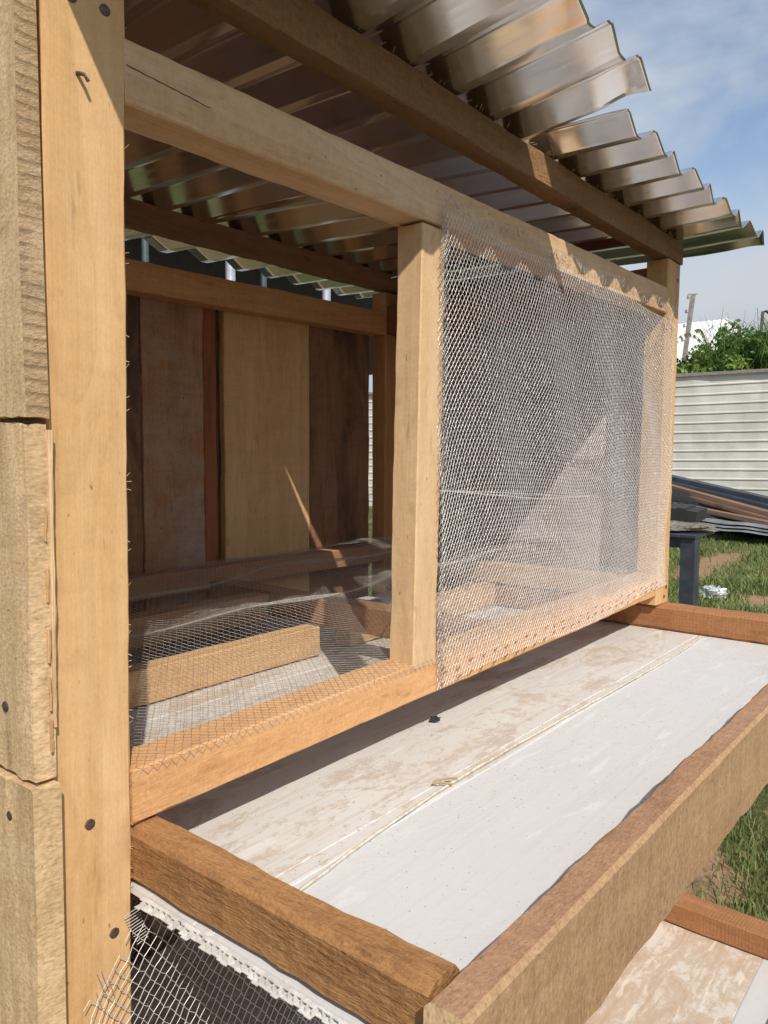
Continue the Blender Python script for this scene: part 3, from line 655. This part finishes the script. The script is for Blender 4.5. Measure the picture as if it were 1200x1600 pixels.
# splinters along post arris
A_ = []; B_s = []
for k in range(34):
    z = random.uniform(-.4, .42); x = .3905 + .0153 * z; L = random.uniform(.0004, .0026) * .7
    A_.append((x - .001, .611, z)); B_s.append((x + L, .609 - random.uniform(0, .002), z + random.uniform(-.003, .004)))
for k in range(60):
    x = random.uniform(.7, 1.85); z = .4945; A_.append((x, .6105, z)); B_s.append((x + random.uniform(-.006, .006), .606, z + random.uniform(.001, .006)))
o = wires('splinter', A_, B_s, .00035, WOOD_CREAM, P1); o['kind'] = 'stuff'

# roof sheets -----------------------------------------------------------
def roof_sheet(x0, x1, y0fn, y1, dx0=0., curl=0.0, seed=0, label=None, dz=0., phase=0.):
    pitch = .1; amp = .024; xs = []; zs = []
    k = 0; x = x0 + phase
    prof = [(0.0, 0.0), (.10, 0.02), (.13, .10), (.43, .93), (.46, 1.0), (.50, .95), (.56, 1.0), (.60, .92), (.88, .10), (.92, 0.0)]
    pts = []
    n = int((x1 - x0) / pitch + 1.5)
    for c in range(n):
        for (f, h) in prof:
            xx = x + (c + f) * pitch
            if x0 <= xx <= x1: pts.append((xx, h * amp))
    pts = [(x0, pts[0][1])] + pts[1:] + [(x1, pts[-1][1])]
    ny = 44; V = []; F = []; m = len(pts)
    for j in range(ny + 1):
        t = j / ny
        for (xx, h) in pts:
            y0 = y0fn(xx); y = y0 + (y1 - y0) * t ** 1.5
            z = .4965 + .030 * (y - .61) + dz if y > .61 else .4965 + curl * (.61 - y) + dz
            z += h + .0007 * noise.noise(Vector((xx * 9, y * 7, seed)))
            ov = max(0, .60 - y) / .15
            last = math.exp(-((xx - x1) / .05) ** 2)
            dent = ov * (.0015 + .009 * last) * noise.noise(Vector((xx * 21, y * 17, seed + 4))) + (ov ** 2) * (.001 + .006 * last) * noise.noise(Vector((xx * 60, y * 20, seed)))
            frac = (x1 - xx) / (x1 - x0); yy = y - .44 if seed == 5 else y - .61
            V.append((xx + dx0 * frac ** 3 * yy, y + ov ** 3 * .003 * noise.noise(Vector((xx * 40, 0, seed))), z + dent))
    for j in range(ny):
        for i in range(m - 1): F.append((j * m + i, j * m + i + 1, (j + 1) * m + i + 1, (j + 1) * m + i))
    o = meshobj('roof_sheet', V, F, ROOF, coop, smooth=True, sharp=12)
    sm = o.modifiers.new('thickness', 'SOLIDIFY'); sm.thickness = .0006
    if label: meta(o, label)
roof_sheet(.258, 1.108, lambda x: .394 + .020 * min(1, max(0, (x - .55) / .2)), 1.75, dx0=.06, curl=.12, seed=1, phase=-.050, label='near roof sheet with its front edge sticking out furthest')
roof_sheet(1.166, 2.012, lambda x: .468 - .004 * math.sin(x * 30), 1.75, dx0=-.120, curl=.02, seed=5, dz=.001, label='far roof sheet with a dented last rib', phase=-.045)

# wire netting ----------------------------------------------------------
def panel_fn(U, V):
    x = .868 + U; z0 = -.328 + .024 * (U / .95) + .006 * np.sin(U * 9); z1 = .338 - .010 * (U / .95) + .004 * np.sin(U * 23)
    t = V / .672; z = z0 + (z1 - z0) * t
    inside = np.clip(np.sin(np.pi * np.clip(t, 0, 1)), 0, 1)
    y = .6055 - .006 * inside * np.sin(np.pi * np.clip(U / .95, 0, 1)) + .0045 * np.sin(z * 17 + U * 6) * inside + .003 * np.sin(U * 31 + z * 9) * inside
    z = z + .006 * np.sin(U * 11) * inside - .018 * np.exp(-((U - .9) / .12) ** 2) * np.clip(t - .55, 0, 1) * 2
    x = x + .006 * np.sin(z * 8) * np.clip(U / .95, 0, 1) - .02 * np.clip(U - .85, 0, 1) * 3 * np.clip(t - .8, 0, 1)
    return np.stack([x, y, z], -1)
a, b = hexnet(panel_fn, .94, .668, cw=.0082, rh=.0066)
wires('wire_netting', a, b, .00042 * hexnet.last, WIRE, coop)
meta(bpy.data.objects['wire_netting'], 'netting stapled over the right half of the front', None, None, 'stuff')
# doubled selvedge at the left and crumpled top edge, cut wire ends and staples at the bottom
A = []; B = []
for layer in range(2):
    a, b = hexnet(lambda U, V: np.stack([.866 + U + .002 * np.sin(V * 40 + layer), .6035 - .002 * layer + .001 * np.sin(V * 70), -.322 + V + layer * .003], -1), .022, .66, jit=.0012)
    A.append(a); B.append(b)
pr = None; x = .868
for x in np.arange(.870, 1.775, .0048):
    zc = .342 - .011 * (x - .87) + .006 * math.sin(x * 31) - .004 * max(0, math.sin(x * 11))
    for q in range(2):
        p = np.array([x + random.uniform(-.006, .006), .604 - random.uniform(0, .005), zc + random.uniform(-.012, .007)])
        r = np.array([x + random.uniform(-.008, .008), .604 - random.uniform(0, .007), zc + random.uniform(-.010, .010)])
        A.append(p[None]); B.append(r[None])
for k in range(50):       # crumple near the right top corner
    p = np.array([1.735 + random.uniform(-.02, .035), .600 - random.uniform(0, .012), .315 + random.uniform(-.03, .02)])
    A.append(p[None]); B.append((p + np.array([random.uniform(-.01, .01), random.uniform(-.004, .004), random.uniform(-.022, .022)]))[None])
wires('netting_edge', np.concatenate(A), np.concatenate(B), .00034, WIRE_D, coop)['kind'] = 'stuff'
A = []; B = []
for x in np.arange(.885, 1.74, .034):
    for q in range(2):
        z = -.322 + .024 * (x - .87) + q * .014 + random.uniform(-.004, .004) + .003; xx = x + random.uniform(-.005, .005)
        A.append((xx - .005, .6042, z - .0015)); B.append((xx + .005, .6042, z + .0015))
for k in range(16):
    z = -.30 + k * .04; A.append((.874, .6025, z)); B.append((.882, .6025, z + .004))
wires('staple', A, B, .00075, NAIL, coop)['kind'] = 'stuff'
# floor netting: stapled on the bottom rail, running back loosely over the joists
def crest(x, y):
    return (.024 * np.exp(-((y - .93 - .02 * np.sin(x * 5)) / .055) ** 2) + .020 * np.exp(-((y - 1.12 + .05 * np.sin(x * 4)) / .05) ** 2)
            + .018 * np.exp(-((y - 1.30) / .045) ** 2) + .006 * np.sin(x * 14 + y * 9) * np.clip((y - .68) * 5, 0, 1))
def floor_fn(U, V):
    x = .393 + U; s = V                                     # V runs from the front face of the rail, over its arris, and back
    front = np.clip(.010 - s, 0, 1); y = .6085 + np.maximum(s - .010, 0)
    zrail = -.2895 + .0162 * U / 1.0 + .0016
    z = zrail - front + np.clip((y - .66) / .76, 0, 1) * .034
    z = z + crest(x, y) * np.clip((1.40 - y) * 12, 0, 1) * np.clip((y - .665) * 20, 0, 1)
    y = y + 0 * x
    return np.stack([x, y, z], -1)
a, b = hexnet(floor_fn, 1.365, .805, cw=.0105, rh=.0068)
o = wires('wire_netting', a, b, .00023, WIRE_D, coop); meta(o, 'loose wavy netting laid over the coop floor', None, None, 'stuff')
# lower tier netting, with its cut corner folded on the post
def low_fn(U, V):
    x = .322 + U; z = -.425 - V
    y = .6045 - .003 * np.sin(U * 20 + V * 13) - .002 * np.sin(V * 40); y = y - .012 * np.exp(-(U / .02) ** 2) * np.abs(np.sin(V * 60))
    return np.stack([x, y, z], -1)
a, b = hexnet(low_fn, .80, .52, cw=.0125, rh=.0080, jit=.0007, keep=lambda U, V: (V > .062 - U * .95 + .004 * np.sin(U * 400)) | (U > .066))
o = wires('wire_netting', a, b, .00048, WIRE, coop); meta(o, 'cut lower netting folded onto the front of the near post', None, None, 'stuff')
def inner_fn(U, V): return np.stack([.44 + U, .82 + .02 * np.sin(U * 5) + V * .1, -.43 - V], -1)
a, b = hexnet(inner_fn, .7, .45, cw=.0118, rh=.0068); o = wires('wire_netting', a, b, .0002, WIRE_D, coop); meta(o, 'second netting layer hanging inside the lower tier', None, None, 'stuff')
A = []; B = []
for k in range(5):
    z = -.445 - k * .004; A.append((.345 + random.uniform(-.004, .012), .602, -.445 - .035 * random.random())); B.append((A[-1][0] + .003, .598, A[-1][2] - .014))
for k in range(12): A.append((.372 + k * .0012, .603, -.418 - k * .003)); B.append((.386 + k * .0008, .600, -.414 - k * .003))
wires('netting_edge', A, B, .0005, WIRE_D, coop)['kind'] = 'stuff'
# thin straw-coloured line across the panel and white wire by the top
tube('pale_line', [(.875, .668, -.045), (1.1, .70, -.062), (1.4, .73, -.085), (1.80, .78, -.095)], .0012, CORD, coop, 4)
tube('pale_line', [(.88, .70, .255), (1.05, .74, .31), (1.2, .80, .35)], .0007, WIRE, coop, 4)

# trays -----------------------------------------------------------------
def tray(dz, label, left_m, front_mats, far_m, seams, mats, cord=True, nm='droppings_tray'):
    t = thing(nm, (1.08, .8, -.408 + dz), label, 'tray', 'panel trays under the coop tiers')
    tb('side_beam', 'Y', .3858, .4205, .273, 1.40, -.3975 + dz, -.3432 + dz, left_m, t, jit=.002, bev=.006)
    tb('side_beam', 'Y', 1.762, 1.826, .273, 1.40, -.3975 + dz, -.3432 + dz, far_m, t, jit=.002, bev=.005)
    timber('front_beam', (.377, .2545, -.3985 + dz), (1.87, .2520, -.3985 + dz), .032, .110, front_mats[0], t, jit=.0022, bev=.004, endj=.003, lump=.0012, mats=front_mats)
    prev = .2725
    for s, m in zip(seams, mats):
        V = []; F = []; x0, x1 = .3855, 1.80; n = 60; ym = [prev, prev + .0015]
        grooves = [prev + (s - prev) * q for q in ((.08,) if m is PVC_DIRTY and prev < .52 else (.985,))]
        for g in grooves: ym += [g - .0016, g - .0006, g + .0006, g + .0016]
        ym += [s - .0028, s - .0014]; ym = sorted(ym); sec = []
        for y in ym:
            sec.append((y, -.0009 if any(abs(y - g) < .001 for g in grooves) else 0.))
        sec[0] = (sec[0][0], -.003); sec[-1] = (sec[-1][0], -.003)
        k = len(sec); 
        for i in range(n + 1):
            x = x0 + (x1 - x0) * i / n
            for (y, d) in sec: V.append((x + (.003 * noise.noise(Vector((y * 60, 0, 0))) if i == 0 else 0), y, -.3982 + dz + d - .0006 + .0011 * noise.noise(Vector((x * 5, y * 8, dz)))))
            for (y, d) in reversed(sec): V.append((x, y, -.4048 + dz))
        K = 2 * k
        for i in range(n):
            for j in range(K): F.append((i * K + j, i * K + (j + 1) % K, (i + 1) * K + (j + 1) % K, (i + 1) * K + j))
        F += [tuple(range(K))[::-1], tuple(range(n * K, (n + 1) * K))]
        F = [tuple(reversed(f)) for f in F]
        meshobj('ceiling_panel', V, F, m, t, smooth=True, sharp=25); prev = s
    # torn fluted edge of the hollow panels
    bx_ = []; y = .275
    V = []; F = []
    while y < 1.38:
        w = random.uniform(.0060, .0085); j = random.uniform(.000, .006) + .004 * max(0, noise.noise(Vector((y * 25, 1, 0)))); sag = .0035 * max(0, noise.noise(Vector((y * 18, 3, 0))))
        if noise.noise(Vector((y * 14, 8, 0))) < .38:
            bx_ += [(.3850 - .004 - j, .3850, y, y + w - .0004, -.4056 + dz - sag, -.4048 + dz - sag), (.3850 - .003 - j * .8, .3850, y, y + .0009, -.4048 + dz - sag, -.4000 + dz)]
            bx_ += [(.3850 - .002 - j * .5, .3850, y + .001, y + w - .001, -.4003 + dz, -.3996 + dz)]
        y += w
    boxes('fluted_edge', bx_, PVC_EDGE, t)['kind'] = 'stuff'
    if cord:
        P = [(.43, .478), (.486, .484), (.60, .497), (.70, .503), (.757, .506), (.9, .5065), (1.1, .5035), (1.3, .500), (1.5, .498), (1.62, .500), (1.70, .505), (1.755, .510)]
        pts = []
        for i in range(len(P) - 1):
            for q in range(8):
                f = q / 8; x = P[i][0] * (1 - f) + P[i + 1][0] * f; y = P[i][1] * (1 - f) + P[i + 1][1] * f
                pts.append((x, y + .0012 * noise.noise(Vector((x * 30, 0, 0))), -.3982 + dz + .0018 + .0006 * abs(noise.noise(Vector((x * 22, 2, 0))))))
        c = tube('cord', pts, .0019, CORD, t, 6)
        tube('knot', [(.752, .500, -.394 + dz), (.745, .512, -.393 + dz), (.738, .520, -.394 + dz), (.746, .521, -.3935 + dz), (.760, .510, -.3925 + dz), (.768, .505, -.394 + dz)], .0014, plain('tan_cord', (.40, .30, .17), .8), c, 5)
    return t
tray(0, 'upper pull-out tray of white ceiling panels framed in rough timber', WOOD_BROWN, [WOOD_TANROUGH, WOOD_TOPRED, WOOD_GREY], WOOD_RED, (.500, .745, .99, 1.235, 1.40), (PVC_CLEAN, PVC_DIRTY, PVC_DIRTY, PVC_DIRTY, PVC_CLEAN))
tray(-.692, 'lower tray of mud-smeared white panels near the grass', WOOD_BROWN, [WOOD_TANROUGH, WOOD_TOPRED, WOOD_GREY], WOOD_RED, (.362, .62, .87, 1.12, 1.40), (PVC_CLEAN, PVC_MUD, PVC_MUD, PVC_MUD, PVC_MUD), False)

# crumbs: sawdust and plaster flakes on the tray
def crumbs(n, xr, yr, z, s, mat, name, label):
    V = []; F = []
    for k in range(n):
        c = Vector((random.uniform(*xr), random.uniform(*yr), z)); r = s * random.uniform(.3, 1.)
        b = len(V); V += [c + Vector((math.cos(t) * r, math.sin(t) * r * .7, 0)) for t in (random.random(), 2.1, 4.2)] + [c + Vector((0, 0, r * .7))]
        F += [(b, b + 1, b + 3), (b + 1, b + 2, b + 3), (b + 2, b, b + 3)]
    meta(meshobj(name, V, F, mat), label, 'debris', None, 'stuff')
crumbs(1500, (.43, 1.75), (.28, .68), -.3985, .0010, WOOD_DARKBEAM, 'grit', 'fine dark grit scattered over the white tray panels')
crumbs(260, (.6, 1.75), (.50, .66), -.3982, .0028, plain('plaster_flake', (.56, .51, .44), .8), 'plaster_flakes', 'pale plaster flakes along the inner side of the tray')
o = tube('wood_shaving', [(.437, .302, -.3965), (.440, .297, -.3955), (.4445, .2955, -.396), (.449, .298, -.3965)], .0006, WOOD_DARKBEAM, None, 4); meta(o, 'tiny curled wood shaving on the white panel corner', 'shaving')
o = lump('mortar_crumb', (.93, .652, -.3955), .010, .006, .003, DK2, 'small dark scrap lying in the shadow under the front rail', 'scrap', 5, 8, .9)
